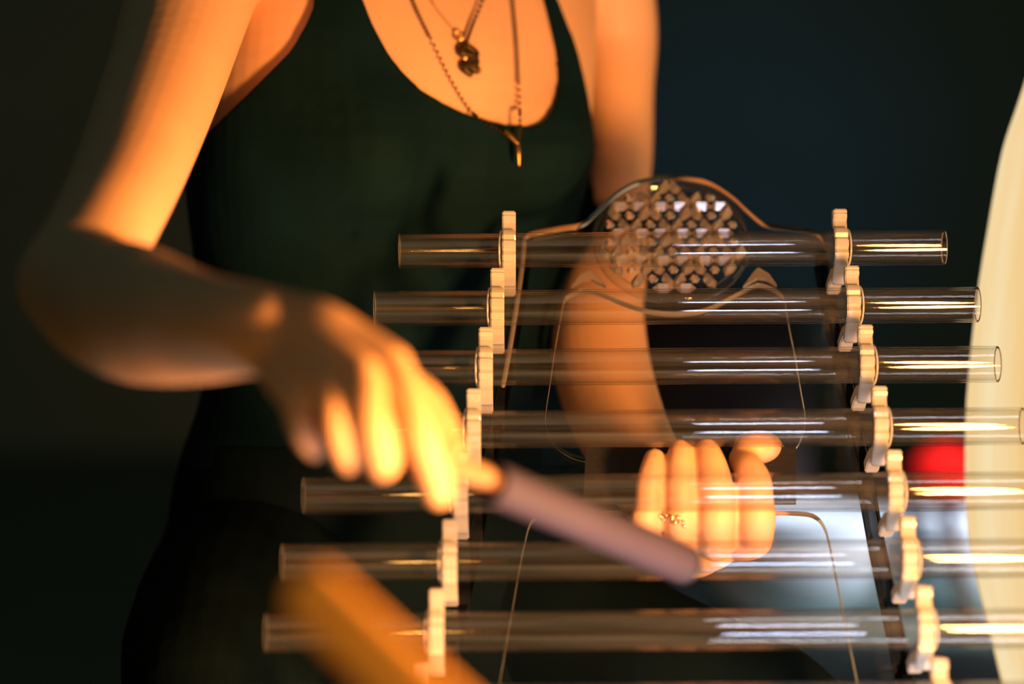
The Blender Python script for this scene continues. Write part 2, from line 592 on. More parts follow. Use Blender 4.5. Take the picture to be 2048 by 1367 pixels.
# dark folded side walls of the panel
def side_rail(edge_px, sgn):
    v, f = [], []
    n = len(edge_px)
    for px, py in edge_px:
        p = on_panel(px, py)
        a = p + XAX * sgn * 0.0015
        b = a - XAX * sgn * 0.0068
        back = -NRM * 0.018
        v += [a, b, b + back, a + back]
    for i in range(n - 1):
        for k in range(4):
            k2 = (k + 1) % 4
            f.append((i * 4 + k, i * 4 + k2, i * 4 + 4 + k2, i * 4 + 4 + k))
    f += [(3, 2, 1, 0), tuple((n - 1) * 4 + k for k in range(4))]
    me = mesh_from('side_rail', v, f)
    fix_normals(me)
    return link_mesh('side_rail', me, RAILG, fr, smooth=False)
side_rail([(1044, 500), (1036, 560), (1022, 640), (1003, 750), (984, 850), (962, 960), (940, 1080), (918, 1180), (896, 1290), (870, 1400), (846, 1520)], -1)
side_rail([(1650, 500), (1661, 560), (1677, 640), (1699, 740), (1719, 840), (1741, 950), (1761, 1060), (1786, 1180), (1809, 1290), (1833, 1400), (1857, 1520)], 1)

# feet carrying the panel to the floor and the back prop
for px_b, px_t in ((872, 1040), (1832, 1655)):
    b0 = on_panel(px_b, 1535)
    dirn = -UP
    t = (b0.z - 0.004) / UP.z
    e = b0 - UP * t
    v, f = [], []
    limb([(b0.x, b0.y, b0.z, 0.008), (e.x, e.y, e.z, 0.008)], v, f, seg=16, sub=2)
    link_mesh('foot', mesh_from('foot', v, f), RAILG, fr)

# medallion: a cut crystal disc with raised petals
MED = on_panel(1342, 492)
MR = R(158, 1.99)
prof = [(0.0005, -0.004), (MR * 0.98, -0.004), (MR, -0.003), (MR, 0.001), (MR * 0.985, 0.0035), (MR * 0.93, 0.0038), (MR * 0.90, 0.0022), (0.0005, 0.0030)]
fm = Matrix((( 1, UP.x, NRM.x), (0, UP.y, NRM.y), (0, UP.z, NRM.z)))
v, f = lathe(prof, seg=72, frame=fm, axis_pt=MED + NRM * 0.0035)
me = mesh_from('medallion', v, f)
fix_normals(me)
med = link_mesh('medallion', me, SHEET, fr, smooth=False)
med['label'] = 'round cut crystal disc with petal pattern'
rim_p = [(MR * 0.965 + 0.0030 * math.cos(a), 0.0010 + 0.0030 * math.sin(a)) for a in [k * PI / 5 for k in range(10)]]
v, f = lathe(rim_p, seg=72, frame=fm, axis_pt=MED + NRM * 0.0035, closed_profile=True)
rim = link_mesh('rim', mesh_from('rim', v, f), SHEET, None)
rim.parent = med
pl, pw, ph = MR * 0.140, MR * 0.070, 0.0050
pv = [(-pl, 0, 0), (-pl * 0.4, -pw, 0), (pl * 0.4, -pw, 0), (pl, 0, 0), (pl * 0.4, pw, 0), (-pl * 0.4, pw, 0), (-pl * 0.45, 0, ph), (pl * 0.45, 0, ph)]
pf = [(0, 1, 6), (1, 2, 7, 6), (2, 3, 7), (3, 4, 7), (4, 5, 6, 7), (5, 0, 6), (0, 5, 4, 3, 2, 1)]
petal_me = mesh_from('petal', pv, pf)
petal_me.materials.append(CRYSTAL)
a1 = MR * 0.53
lat = []
for i in range(-3, 4):
    for j in range(-3, 4):
        x = a1 * (i + j * 0.5); y = a1 * j * math.sqrt(3) / 2
        if math.hypot(x, y) < MR * 1.3:
            lat.append((x, y + MR * 0.10))
done = set()
for (x, y) in lat:
    for k in range(6):
        a = PI / 6 + k * PI / 3 if False else k * PI / 3
        mx, my = x + a1 * 0.27 * math.cos(a), y + a1 * 0.27 * math.sin(a)
        key = (round(mx, 4), round(my, 4))
        if key in done or math.hypot(mx, my) > MR * 0.90:
            continue
        done.add(key)
        rot = Matrix.Rotation(a, 4, 'Z')
        base = MED + XAX * mx + UP * my + NRM * 0.0063
        o = bpy.data.objects.new('petal', petal_me)
        COL.objects.link(o)
        o.parent = med
        o.matrix_basis = Matrix.Translation(base) @ fm.to_4x4() @ rot
# small studs at the triangle centres
stud_me = mesh_from('stud', *lathe([(0.0001, 0.0035), (MR * 0.04, 0.0028), (MR * 0.07, 0.0)], seg=6))
stud_me.materials.append(CRYSTAL)
for (x, y) in lat:
    for a in (PI / 6, PI / 2):
        mx, my = x + a1 / math.sqrt(3) * math.cos(a), y + a1 / math.sqrt(3) * math.sin(a)
        if math.hypot(mx, my) < MR * 0.90:
            o = bpy.data.objects.new('stud', stud_me)
            COL.objects.link(o)
            o.parent = med
            o.matrix_basis = Matrix.Translation(MED + XAX * mx + UP * my + NRM * 0.0063) @ fm.to_4x4()

# added leaf shapes imitating the bright refracted edge at the window corners
for pts in ([(1486, 577), (1506, 549), (1516, 540), (1536, 551), (1553, 575), (1532, 562), (1514, 560)],
            [(1212, 577), (1192, 552), (1180, 543), (1160, 553), (1143, 577), (1164, 564), (1182, 562)]):
    lo_ = [on_panel(px, py, 0.0028) for px, py in pts]
    n_ = len(lo_)
    vv = lo_ + [p + NRM * 0.0025 for p in lo_]
    ff = [tuple(range(n_)), tuple(reversed(range(n_, 2 * n_)))] + [(k, (k + 1) % n_, n_ + (k + 1) % n_, n_ + k) for k in range(n_)]
    me = mesh_from('corner_leaf', vv, ff)
    fix_normals(me)
    link_mesh('corner_leaf', me, EDGEM, fr, smooth=False)
# added strip imitating the lit line along the upper left edge
v, f = [], []
bpts = [on_panel(px, py, 0.004) for px, py in ((1048, 486), (1044, 530), (1036, 590), (1027, 650), (1018, 705), (1006, 770))]
limb([(p.x, p.y, p.z, 0.0016) for p in bpts], v, f, seg=10, sub=3)
link_mesh('edge_glint', mesh_from('edge_glint', v, f), EDGEM, fr)

# dark woven band on the bar between the two windows
bp = [on_panel(1172, 896, 0.0032), on_panel(1592, 896, 0.0032), on_panel(1592, 1008, 0.0032), on_panel(1166, 1008, 0.0032)]
v = bp + [p + NRM * 0.0014 for p in bp]
me = mesh_from('woven_band', v, [(0, 1, 2, 3), (7, 6, 5, 4), (0, 4, 5, 1), (1, 5, 6, 2), (2, 6, 7, 3), (3, 7, 4, 0)])
fix_normals(me)
band = link_mesh('woven_band', me, BANDM, fr, smooth=False)
band['label'] = 'dark woven band wrapped on the bar'

# hooks
def hook_mesh():
    r = TUBE_R
    pts = [(-0.35, 2.22), (0.55, 2.22), (0.62, 2.12), (0.55, 2.02), (0.63, 1.95), (0.62, 1.72), (0.42, 1.55), (0.50, 1.38)]
    for n_, a in enumerate(range(60, -61, -8)):
        q = 1.43 if n_ % 4 else 1.24
        pts.append((q * math.cos(math.radians(a)), q * math.sin(math.radians(a))))
    pts += [(0.55, -1.42), (0.35, -1.7), (0.15, -2.05), (-0.12, -2.12), (-0.5, -1.75), (-1.6, -2.05), (-2.55, -2.6), (-2.95, -2.0), (-1.8, -1.5), (-0.7, -1.12)]
    for a in range(-90, 91, 12):
        pts.append((1.08 * math.cos(math.radians(a)), 1.08 * math.sin(math.radians(a))))
    pts += [(-0.25, 1.3), (-0.42, 1.7)]
    bm = bmesh.new()
    w = 0.0054 * S
    a = [bm.verts.new((-w, -h * r, vv * r)) for h, vv in pts]
    b = [bm.verts.new((w, -h * r, vv * r)) for h, vv in pts]
    n = len(pts)
    bm.faces.new(a)
    bm.faces.new(list(reversed(b)))
    for i in range(n):
        j = (i + 1) % n
        bm.faces.new((a[i], b[i], b[j], a[j]))
    bmesh.ops.recalc_face_normals(bm, faces=bm.faces)
    edges = [e for e in bm.edges if abs(abs(e.verts[0].co.x) - w) < 1e-6 and abs(e.verts[0].co.x - e.verts[1].co.x) < 1e-6]
    bmesh.ops.bevel(bm, geom=edges, offset=0.0007, segments=2, affect='EDGES')
    bmesh.ops.triangulate(bm, faces=[fc for fc in bm.faces if len(fc.verts) > 4])
    me = bpy.data.meshes.new('hook')
    bm.to_mesh(me)
    bm.free()
    return me
hook_me = hook_mesh()
hook_me.materials.append(HOOKM)
cord_me = None
def cord_mesh(sgn):
    pts = []
    for a in range(95, -101, -15):
        rr = TUBE_R * 1.10
        pts.append((sgn * 0.0062 * S * (1 + 0.25 * math.cos(math.radians(a))), -rr * math.cos(math.radians(a)), rr * math.sin(math.radians(a)), 0.0006))
    v, f = [], []
    limb(pts, v, f, seg=8, sub=2)
    me = mesh_from('cord', v, f)
    me.polygons.foreach_set('use_smooth', [True] * len(me.polygons))
    me.materials.append(HOOKM)
    return me
cords = {-1: cord_mesh(-1), 1: cord_mesh(1)}
hookL = [1018, 995, 972, 948, 922, 900, 874, 846]
hookR = [1678, 1702, 1729, 1757, 1786, 1814, 1846, 1877]
for i in range(8):
    d = rows[i].y / S
    for sgn, px in ((-1, hookL[i]), (1, hookR[i])):
        x = (px - W / 2) / F * d * S
        o = bpy.data.objects.new('hook', hook_me)
        COL.objects.link(o)
        o.parent = fr
        o.matrix_parent_inverse = Matrix.Translation(-Vector(fr.location))
        o.location = (x, rows[i].y, rows[i].z + ROLL * (x - rows[i].x))
        c = bpy.data.objects.new('cord', cords[sgn])
        COL.objects.link(c)
        c.parent = o
        c.location = (0, 0, 0)

# ------------------------------------------------------------------ the lamp at the right
def lamp():
    d = 2.12
    cxp = 2330
    root_p = P(cxp, 960, d)
    root = empty('floor_lamp', (root_p.x, root_p.y, 0), 'tall rounded cream floor lamp glowing at the right edge', 'lamp')
    edge = [(-420, 60), (-300, 150), (-180, 200), (0, 240), (120, 262), (200, 286), (300, 318), (450, 346), (600, 369), (800, 389), (960, 392), (1060, 387), (1150, 372),
            (1280, 340), (1367, 319), (1480, 286), (1580, 245), (1660, 190)]
    ctr = [(R(w, d), P(0, y, d).z) for y, w in edge]
    dense = []
    for i in range(len(ctr) - 1):
        for k in range(4):
            dense.append(tuple(catmull(ctr, i + k / 4)))
    dense.append(ctr[-1])
    seg = 180
    verts, faces = [], []
    for r, z in dense:
        for k in range(seg):
            a = 2 * PI * k / seg
            rr = r * (1 + 0.006 * (1 if k % 6 == 0 else 0) + 0.004 * math.sin(a * 37 + z * 9))
            verts.append((root_p.x + rr * math.cos(a), root_p.y + rr * math.sin(a), z))
    n = len(dense)
    for i in range(n - 1):
        for k in range(seg):
            k2 = (k + 1) % seg
            faces.append((i * seg + k, i * seg + k2, i * seg + seg + k2, i * seg + seg + k))
    faces.append(tuple(range(seg)))
    faces.append(tuple((n - 1) * seg + k for k in reversed(range(seg))))
    me = mesh_from('shade', [Vector(v) for v in verts], faces)
    fix_normals(me)
    link_mesh('shade', me, LAMPM, root)
    zb = P(0, 1660, d).z
    v, f = lathe([(0.001, 0.0), (0.10, 0.0), (0.10, 0.012), (0.07, 0.02), (0.06, zb)], seg=48, axis_pt=Vector((root_p.x, root_p.y, 0)))
    link_mesh('base', mesh_from('base', v, f), BASE, root)
    return root
lamp()

# ------------------------------------------------------------------ the person
verts, faces = [], []
PHI = math.radians(30)
E1 = Vector((math.cos(PHI), math.sin(PHI), 0))
NF = Vector((math.sin(PHI), -math.cos(PHI), 0))
torso = [(-330, 865, 120, 125, 2.26), (-255, 855, 150, 140, 2.26), (-200, 845, 270, 175, 2.25), (-110, 832, 385, 215, 2.23), (0, 818, 405, 245, 2.20),
         (150, 800, 412, 272, 2.18), (310, 785, 405, 285, 2.18), (480, 775, 375, 262, 2.18), (650, 765, 345, 248, 2.18), (780, 765, 350, 252, 2.18),
         (920, 770, 400, 278, 2.18), (1080, 790, 460, 310, 2.18), (1240, 805, 480, 330, 2.18), (1400, 810, 450, 320, 2.18), (1560, 810, 430, 300, 2.18), (1655, 810, 380, 270, 2.18)]
def torso_at(py):
    ks = [t[0] for t in torso]
    py = min(max(py, ks[0]), ks[-1] - 1e-3)
    for i in range(len(ks) - 1):
        if ks[i] <= py <= ks[i + 1]:
            return catmull([t for t in torso], i + (py - ks[i]) / (ks[i + 1] - ks[i]))
rings = []
sub = 4
for i in range((len(torso) - 1) * sub + 1):
    rings.append(catmull(torso, i / sub))
seg = 64
base = len(verts)
for py, cx, a, b, d in rings:
    c = P(cx, py, d)
    A, B = R(a, d), R(b, d)
    for k in range(seg):
        t = 2 * PI * k / seg
        ct, st = math.cos(t), math.sin(t)
        e = 0.88
        x = A * math.copysign(abs(ct) ** e, ct)
        y = B * math.copysign(abs(st) ** e, st)
        # shallow hollow along the breastbone and the spine
        y *= 1 - 0.05 * math.exp(-(ct / 0.25) ** 2)
        if st > 0:      # bust
            w = math.exp(-((py - 330) / 120.0) ** 2)
            y += 0.030 * w * (math.exp(-((ct - 0.45) / 0.28) ** 2) + math.exp(-((ct + 0.45) / 0.28) ** 2))
        verts.append(c + E1 * x + NF * y)
for i in range(len(rings) - 1):
    for k in range(seg):
        k2 = (k + 1) % seg
        faces.append((base + i * seg + k, base + i * seg + k2, base + (i + 1) * seg + k2, base + (i + 1) * seg + k))
faces.append(tuple(base + k for k in reversed(range(seg))))
faces.append(tuple(base + (len(rings) - 1) * seg + k for k in range(seg)))

def L(pts, **kw):
    limb(pxl(pts), verts, faces, **kw)
# shoulder girdle and neck, head out of frame
L([(430, -120, 2.06, 118), (640, -165, 2.15, 110), (850, -190, 2.24, 110), (1060, -165, 2.28, 100), (1190, -95, 2.30, 100)])
L([(870, -220, 2.25, 118), (890, -360, 2.20, 112), (900, -470, 2.14, 115)])
L([(905, -640, 2.12, 190), (910, -560, 2.10, 185), (925, -470, 2.05, 120), (930, -450, 2.04, 95)], seg=30)
L([(945, -560, 2.02, 40), (955, -545, 2.0, 34), (958, -530, 2.0, 30)], sub=3)
for ex in (690, 1100):
    L([(ex + (18 if ex < 900 else -18), -600, 2.14, 24), (ex + (20 if ex < 900 else -20), -560, 2.14, 30), (ex + (24 if ex < 900 else -24), -520, 2.14, 18)], sub=3)
# right arm (left in the picture): shoulder, upper arm, elbow, forearm, wrist
L([(415, -95, 2.04, 128), (372, 20, 1.97, 126), (338, 130, 1.90, 120), (298, 240, 1.82, 116), (255, 350, 1.73, 110), (205, 455, 1.63, 106), (160, 545, 1.56, 112)], seg=30)
L([(150, 560, 1.555, 116), (205, 600, 1.53, 130), (270, 626, 1.50, 139), (340, 645, 1.475, 127), (410, 656, 1.455, 111), (480, 658, 1.435, 98), (545, 664, 1.42, 88)], seg=30)
# right hand: back of the hand
L([(535, 662, 1.42, 84), (585, 690, 1.425, 74), (640, 730, 1.42, 64), (680, 765, 1.41, 52)], seg=24)
L([(560, 625, 1.42, 46), (640, 648, 1.40, 50), (715, 690, 1.385, 46), (782, 730, 1.37, 42)])
L([(570, 650, 1.415, 48), (650, 700, 1.385, 44), (722, 750, 1.358, 40)])
L([(560, 680, 1.42, 50), (610, 730, 1.385, 42), (655, 775, 1.352, 34)])
L([(545, 705, 1.42, 48), (568, 760, 1.39, 40), (592, 803, 1.36, 31)])
# fingers pointing down
L([(782, 730, 1.37, 41), (815, 800, 1.352, 38), (842, 870, 1.345, 38), (863, 935, 1.355, 35), (877, 984, 1.37, 31)], sub=6)
L([(722, 750, 1.358, 40), (736, 812, 1.335, 37), (752, 872, 1.333, 38), (764, 923, 1.35, 36)], sub=6)
L([(655, 775, 1.352, 33), (668, 825, 1.335, 29), (682, 880, 1.338, 30), (697, 918, 1.358, 28)], sub=6)
L([(592, 803, 1.36, 31), (600, 838, 1.35, 28), (614, 872, 1.352, 28), (630, 896, 1.365, 24)], sub=6)
# thumb closing against the index finger on the handle
L([(610, 700, 1.44, 48), (700, 735, 1.445, 48), (780, 762, 1.44, 44), (845, 796, 1.43, 37), (878, 835, 1.42, 29), (897, 875, 1.412, 25), (915, 902, 1.405, 17)], sub=6)
# left arm (right in the picture)
L([(1195, -70, 2.30, 110), (1232, 60, 2.32, 84), (1236, 180, 2.31, 72), (1238, 300, 2.29, 68), (1232, 400, 2.26, 66), (1222, 490, 2.23, 74), (1205, 580, 2.19, 86)], seg=28)
L([(1200, 580, 2.19, 86), (1198, 650, 2.16, 92), (1205, 740, 2.12, 98), (1240, 850, 2.06, 94), (1300, 960, 2.00, 82), (1350, 1040, 1.955, 72), (1390, 1090, 1.93, 66)], seg=28)
# left hand: palm under the bar, knuckles, fingers up in front of the bar
L([(1370, 1070, 1.94, 64), (1400, 1080, 1.915, 66), (1420, 1082, 1.89, 60)], seg=26)
for (x0, x1, r) in ((1350, 1300, 30), (1385, 1362, 31), (1425, 1432, 33), (1470, 1508, 35)):
    L([(x0, 1082, 1.91, 38), ((x0 + x1) / 2, 1086, 1.875, r + 2), (x1, 1080, 1.858, r + 1)])
L([(1296, 1084, 1.861, 28), (1290, 1042, 1.840, 31), (1297, 1010, 1.838, 28.5), (1298, 975, 1.838, 28), (1303, 945, 1.840, 26), (1309, 917, 1.850, 22)], sub=6)
L([(1361, 1088, 1.858, 29), (1361, 1042, 1.835, 31.5), (1362, 1008, 1.834, 30), (1361, 968, 1.833, 29.5), (1361, 930, 1.838, 27), (1360, 902, 1.848, 24)], sub=6)
L([(1433, 1090, 1.856, 34), (1433, 1042, 1.831, 37.5), (1434, 1006, 1.831, 35.5), (1430, 965, 1.830, 35), (1423, 930, 1.837, 31), (1414, 903, 1.848, 27)], sub=6)
L([(1511, 1080, 1.858, 35), (1514, 1038, 1.834, 38), (1512, 1003, 1.834, 36), (1508, 965, 1.836, 36), (1498, 940, 1.844, 32), (1482, 918, 1.866, 26)], sub=6)
L([(1440, 1050, 1.945, 48), (1500, 985, 1.955, 46), (1530, 925, 1.96, 46), (1522, 896, 1.92, 45), (1514, 894, 1.885, 47), (1510, 894, 1.870, 45)], sub=6, flat=(Vector((0, 0, 1)), 0.72))
# legs, sitting cross-legged
L([(600, 1180, 2.18, 290), (500, 1270, 2.02, 235), (450, 1400, 1.90, 195), (420, 1520, 1.84, 150)], seg=30)
L([(930, 1180, 2.20, 230), (1120, 1260, 2.12, 165), (1330, 1340, 2.06, 140), (1540, 1420, 2.02, 120), (1660, 1500, 2.0, 95)], seg=30)
L([(420, 1530, 1.86, 125), (650, 1700, 1.90, 105), (900, 1740, 1.98, 80), (1000, 1740, 2.02, 62)], seg=24)
L([(1650, 1510, 2.02, 95), (1420, 1640, 2.06, 95), (1180, 1690, 2.10, 75), (1040, 1700, 2.14, 62)], seg=24)

raw = mesh_from('raw_body', verts, faces)
tmp = bpy.data.objects.new('tmp_body', raw)
COL.objects.link(tmp)
rm = tmp.modifiers.new('r', 'REMESH')
rm.mode = 'VOXEL'
rm.voxel_size = 0.0016
rm.use_smooth_shade = True
sm = tmp.modifiers.new('s', 'SMOOTH')
sm.factor = 0.5
sm.iterations = 5
dg = bpy.context.evaluated_depsgraph_get()
body_me = bpy.data.meshes.new_from_object(tmp.evaluated_get(dg))
body_me.name = 'body'
bpy.data.objects.remove(tmp)
bpy.data.meshes.remove(raw)
print('body verts', len(body_me.vertices))

hip = P(800, 1650, 2.18)
person = empty('person', (hip.x, hip.y, 0.05), 'seated person in a black tank top playing glass tubes with a mallet', 'person')
body = link_mesh('body', body_me, SKIN, person)
body['label'] = 'bare skin of arms, chest and hands in warm light'
bvh = BVHTree.FromPolygons([v.co for v in body_me.vertices], [tuple(p.vertices) for p in body_me.polygons])

# ---------------------------------------------------------------- clothing grown from the body
def to_px(v):
    d = v.y / S
    return ((v.x) / (d * S) * F + W / 2, H / 2 - (v.z - CZ) / (d * S) * F, d)

def seg_side(poly, px, py):
    """signed distance to an open polyline, positive on its right when walking"""
    best = 1e18; sgn = 1
    for (x0, y0), (x1, y1) in zip(poly[:-1], poly[1:]):
        dx, dy = x1 - x0, y1 - y0
        t = max(0, min(1, ((px - x0) * dx + (py - y0) * dy) / (dx * dx + dy * dy)))
        qx, qy = x0 + t * dx, y0 + t * dy
        d2 = (px - qx) ** 2 + (py - qy) ** 2
        if d2 < best:
            best = d2
            sgn = 1 if dx * (py - y0) - dy * (px - x0) > 0 else -1
    return math.sqrt(best) * sgn

def densify(poly, n=5):
    return [tuple(catmull(poly, i / n)) for i in range((len(poly) - 1) * n + 1)]

NECK = densify([(690, -160), (705, -60), (722, 0), (762, 90), (812, 162), (872, 203), (950, 236), (1050, 256), (1088, 241), (1106, 200), (1111, 140), (1100, 70), (1082, 0), (1060, -70), (1040, -160)], 3)
ARML = densify([(560, -170), (620, -60), (628, 5), (600, 80), (545, 148), (470, 220), (385, 312), (330, 380), (250, 430)], 3)
ARMR = densify([(1075, -160), (1090, -60), (1107, 0), (1142, 95), (1164, 190), (1180, 300), (1200, 420)], 3)

def torso_val(v):
    px, py, d = to_px(v)
    # py measured at the torso's own distance
    pz = H / 2 - (v.z - CZ) / (2.18 * S) * F
    t = torso_at(pz)
    c = P(t[1], t[0], t[4])
    A, B = R(t[2], t[4]), R(t[3], t[4])
    w = Vector((v.x - c.x, v.y - c.y, 0))
    return math.hypot(w.dot(E1) / A, w.dot(NF) / B), w.dot(NF) / B, w.dot(E1) / A, pz

def tank_g(v):
    """> 0 on the tank top"""
    tv, fr_, sd, pz = torso_val(v)
    if pz < -260 or pz > 960:
        return -1
    lim = 1.25 if pz > 60 else (1.2 if pz > -70 else 1.05)
    bust = 230 < pz < 480 and fr_ > 0.4
    g0 = ((1.55 if bust else lim) - tv) * 200
    px, py, d = to_px(v)
    gb = 930 - pz
    if fr_ > -0.35:
        gn = -seg_side(NECK, px, py)
        gn = -gn if False else gn
        inside_neck = seg_side(NECK, px, py)
        al = seg_side(ARML, px, py)
        ar = seg_side(ARMR, px, py)
        g = min(g0, gb, -inside_neck if NECK_FLIP else inside_neck, -al if ARML_FLIP else al, -ar if ARMR_FLIP else ar)
        if py > 420:
            g = min(g0, gb)
        return g
    # back: racer shape
    return min(g0, gb, (pz + 60) if abs(sd) > 0.35 else (pz + 250))
def flip_for(poly, pt, want_positive):
    s = seg_side(poly, *pt)
    return (s > 0) != want_positive
NECK_FLIP = flip_for(NECK, (900, 50), False)
ARML_FLIP = flip_for(ARML, (700, 300), True)
ARMR_FLIP = flip_for(ARMR, (1000, 300), True)

def grow(name, gfun, offset, mat, zlo, zhi, fold):
    vs = body_me.vertices
    g = {}
    fsel = []
    for p in body_me.polygons:
        c = p.center
        if not (zlo < c.z < zhi):
            continue
        ok = True
        for i in p.vertices:
            if i not in g:
                g[i] = gfun(vs[i].co)
            if g[i] <= 0:
                ok = False
                break
        if ok:
            fsel.append(tuple(p.vertices))
    idx = {}
    nv = []
    for fc in fsel:
        for i in fc:
            if i not in idx:
                idx[i] = len(nv)
                co = vs[i].co; no = vs[i].normal
                nz = fold(co)
                nv.append(co + no * (offset + nz))
    nf = [tuple(idx[i] for i in fc) for fc in fsel]
    me = mesh_from(name, nv, nf)
    bm = bmesh.new()
    bm.from_mesh(me)
    # keep only the largest sheet
    bm.verts.ensure_lookup_table()
    for _ in range(6):
        bnd = [v for v in bm.verts if v.is_boundary]
        new = {}
        for v in bnd:
            nb = [e.other_vert(v).co for e in v.link_edges if e.is_boundary]
            if len(nb) == 2:
                new[v] = v.co * 0.4 + (nb[0] + nb[1]) * 0.3
        for v, c in new.items():
            v.co = c
    bm.to_mesh(me)
    bm.free()
    o = link_mesh(name, me, mat, person)
    so = o.modifiers.new('thickness', 'SOLIDIFY')
    so.thickness = 0.0018
    so.offset = 1
    return o

def fold_tank(co):
    q = Vector((co.x * 9 + co.z * 7, co.y * 9, co.z * 5 - co.x * 6))
    amp = 0.0012 + 0.0030 * min(1, max(0, (0.50 - co.z) / 0.08))
    return max(0, amp * (0.5 + mnoise.noise(q)) + 0.0015 * mnoise.noise(q * 2.7))
def fold_pants(co):
    q = Vector((co.x * 8, co.y * 8, co.z * 11))
    return max(0, 0.004 * (0.5 + mnoise.noise(q)) + 0.002 * mnoise.noise(q * 2.3))
z_waist = P(0, 880, 2.18).z
def pants_g(v):
    tv, fr_, sd, pz = torso_val(v)
    px, py, d = to_px(v)
    if pz < 1000 and tv > 1.12:
        # arms and hands stay out; thighs are below
        return -1
    if 1180 < px < 1640 and d < 1.975 and py < 1200:
        return -1
    if px < 1000 and d < 1.60:
        return -1
    return pz - 880
def pants_mask(v):
    return pants_g(v)
tank = grow('tank_top', tank_g, 0.0022, TANK, P(0, 1000, 2.18).z, 2.0, fold_tank)
trs = grow('trousers', pants_mask, 0.0012, PANTS, -1, z_waist, fold_pants)
# simple hair cap out of frame
v, f = [], []
limb(pxl([(900, -690, 2.17, 185), (895, -620, 2.20, 196), (890, -500, 2.24, 150), (885, -380, 2.30, 90)]), v, f, seg=30)
link_mesh('hair', mesh_from('hair', v, f), HAIR, person)

# surface lookups for jewellery
def skin_point(px, py, lift, start_d=1.9):
    d0 = P(px, py, 1.0) - CAM
    dirn = d0.normalized()
    best = None
    start = CAM + dirn * (start_d * S)
    hit = bvh.ray_cast(start, dirn)
    p = hit[0] if hit[0] is not None else P(px, py, 2.0)
    return p - dirn * lift

def chain_obj(name, pts_px, r, lift, mat, parent, link_gap=None):
    pts = []
    dense = densify(pts_px, 6)
    for px, py in dense:
        tank_here = py > 225
        p = skin_point(px, py, lift + 0.002 + (0.009 if tank_here else 0))
        pts.append((p.x, p.y, p.z, r))
    v, f = [], []
    # beads along the chain
    n = 0
    total = []
    for a, b in zip(pts[:-1], pts[1:]):
        A_, B_ = Vector(a[:3]), Vector(b[:3])
        m = max(1, int((B_ - A_).length / (r * 2.0)))
        for k in range(m):
            c = A_.lerp(B_, k / m)
            total.append(c)
    for c in total:
        base_i = len(v)
        for dx, dy, dz in ((1, 0, 0), (-1, 0, 0), (0, 1, 0), (0, -1, 0), (0, 0, 1.25), (0, 0, -1.25)):
            v.append(c + Vector((dx, dy, dz)) * r)
        for q in ((0, 2, 4), (2, 1, 4), (1, 3, 4), (3, 0, 4), (2, 0, 5), (1, 2, 5), (3, 1, 5), (0, 3, 5)):
            f.append(tuple(base_i + k for k in q))
    return link_mesh('chain', mesh_from('chain', v, f), mat, parent)

p0 = skin_point(940, 60, 0.005)
n1 = empty('necklace', p0, 'short dark chain with a dark knotted brass pendant on bare chest', 'necklace')
chain_obj('chain', [(985, -90), (968, -10), (945, 50), (932, 86)], R(5.0, 2.05), 0.004, DGOLD, n1)
pc = skin_point(938, 122, 0.006)
v, f = [], []
def ppt(px, py, r):
    q = skin_point(px, py, 0.006)
    return (q.x, q.y, q.z, R(r, 2.05))
limb([ppt(930, 90, 8), ppt(923, 106, 9), ppt(945, 112, 9), ppt(950, 128, 9), ppt(928, 134, 9), ppt(940, 148, 7)], v, f, seg=10, sub=5)
limb([ppt(934, 92, 7), ppt(952, 108, 8), ppt(936, 124, 8), ppt(952, 142, 7)], v, f, seg=10, sub=5)
pend = link_mesh('pendant', mesh_from('pendant', v, f), DGOLD, n1)
v, f = [], []
limb([ppt(926, 113, 4), ppt(931, 116, 6), ppt(937, 114, 4)], v, f, seg=8, sub=3)
limb([ppt(952, 134, 4), ppt(957, 138, 6), ppt(958, 144, 4)], v, f, seg=8, sub=3)
link_mesh('stone', mesh_from('stone', v, f), GOLD, pend)

p1 = skin_point(1036, 285, 0.01)
n2 = empty('necklace', p1, 'long fine chain falling below the neckline with a slim pendant', 'necklace')
chain_obj('chain', [(800, -90), (826, 0), (868, 90), (905, 165), (945, 225), (1000, 262), (1032, 285)], R(4.0, 2.05), 0.003, DGOLD, n2)
chain_obj('chain', [(1018, -90), (1026, 0), (1034, 90), (1038, 180), (1040, 250), (1036, 285)], R(4.0, 2.05), 0.003, DGOLD, n2)
v, f = [], []
def ppt2(px, py, r):
    q = skin_point(px, py, 0.014)
    return (q.x, q.y, q.z, R(r, 2.05))
limb([ppt2(1012, 264, 3), ppt2(1020, 272, 6), ppt2(1034, 286, 4)], v, f, seg=10, sub=4)
limb([ppt2(1036, 286, 3), ppt2(1037, 306, 5), ppt2(1038, 330, 2)], v, f, seg=10, sub=4)
link_mesh('pendant', mesh_from('pendant', v, f), GOLD, n2)

p2 = skin_point(918, 72, 0.004)
n3 = empty('necklace', p2, 'thin gold chain with a tiny ring charm, above the dark pendant', 'necklace')
chain_obj('chain', [(840, -90), (862, -5), (890, 38), (916, 68)], R(2.2, 2.05), 0.003, GOLD, n3)
v, f = lathe([(R(9 + 2.2 * math.cos(a), 2.05), R(2.2 * math.sin(a), 2.05)) for a in [k * PI / 4 for k in range(8)]], seg=20,
             frame=frame_z(Vector((0, -1, 0.1))), axis_pt=p2 - Vector((0, 0.001, 0)), closed_profile=True)
link_mesh('charm', mesh_from('charm', v, f), GOLD, n3)

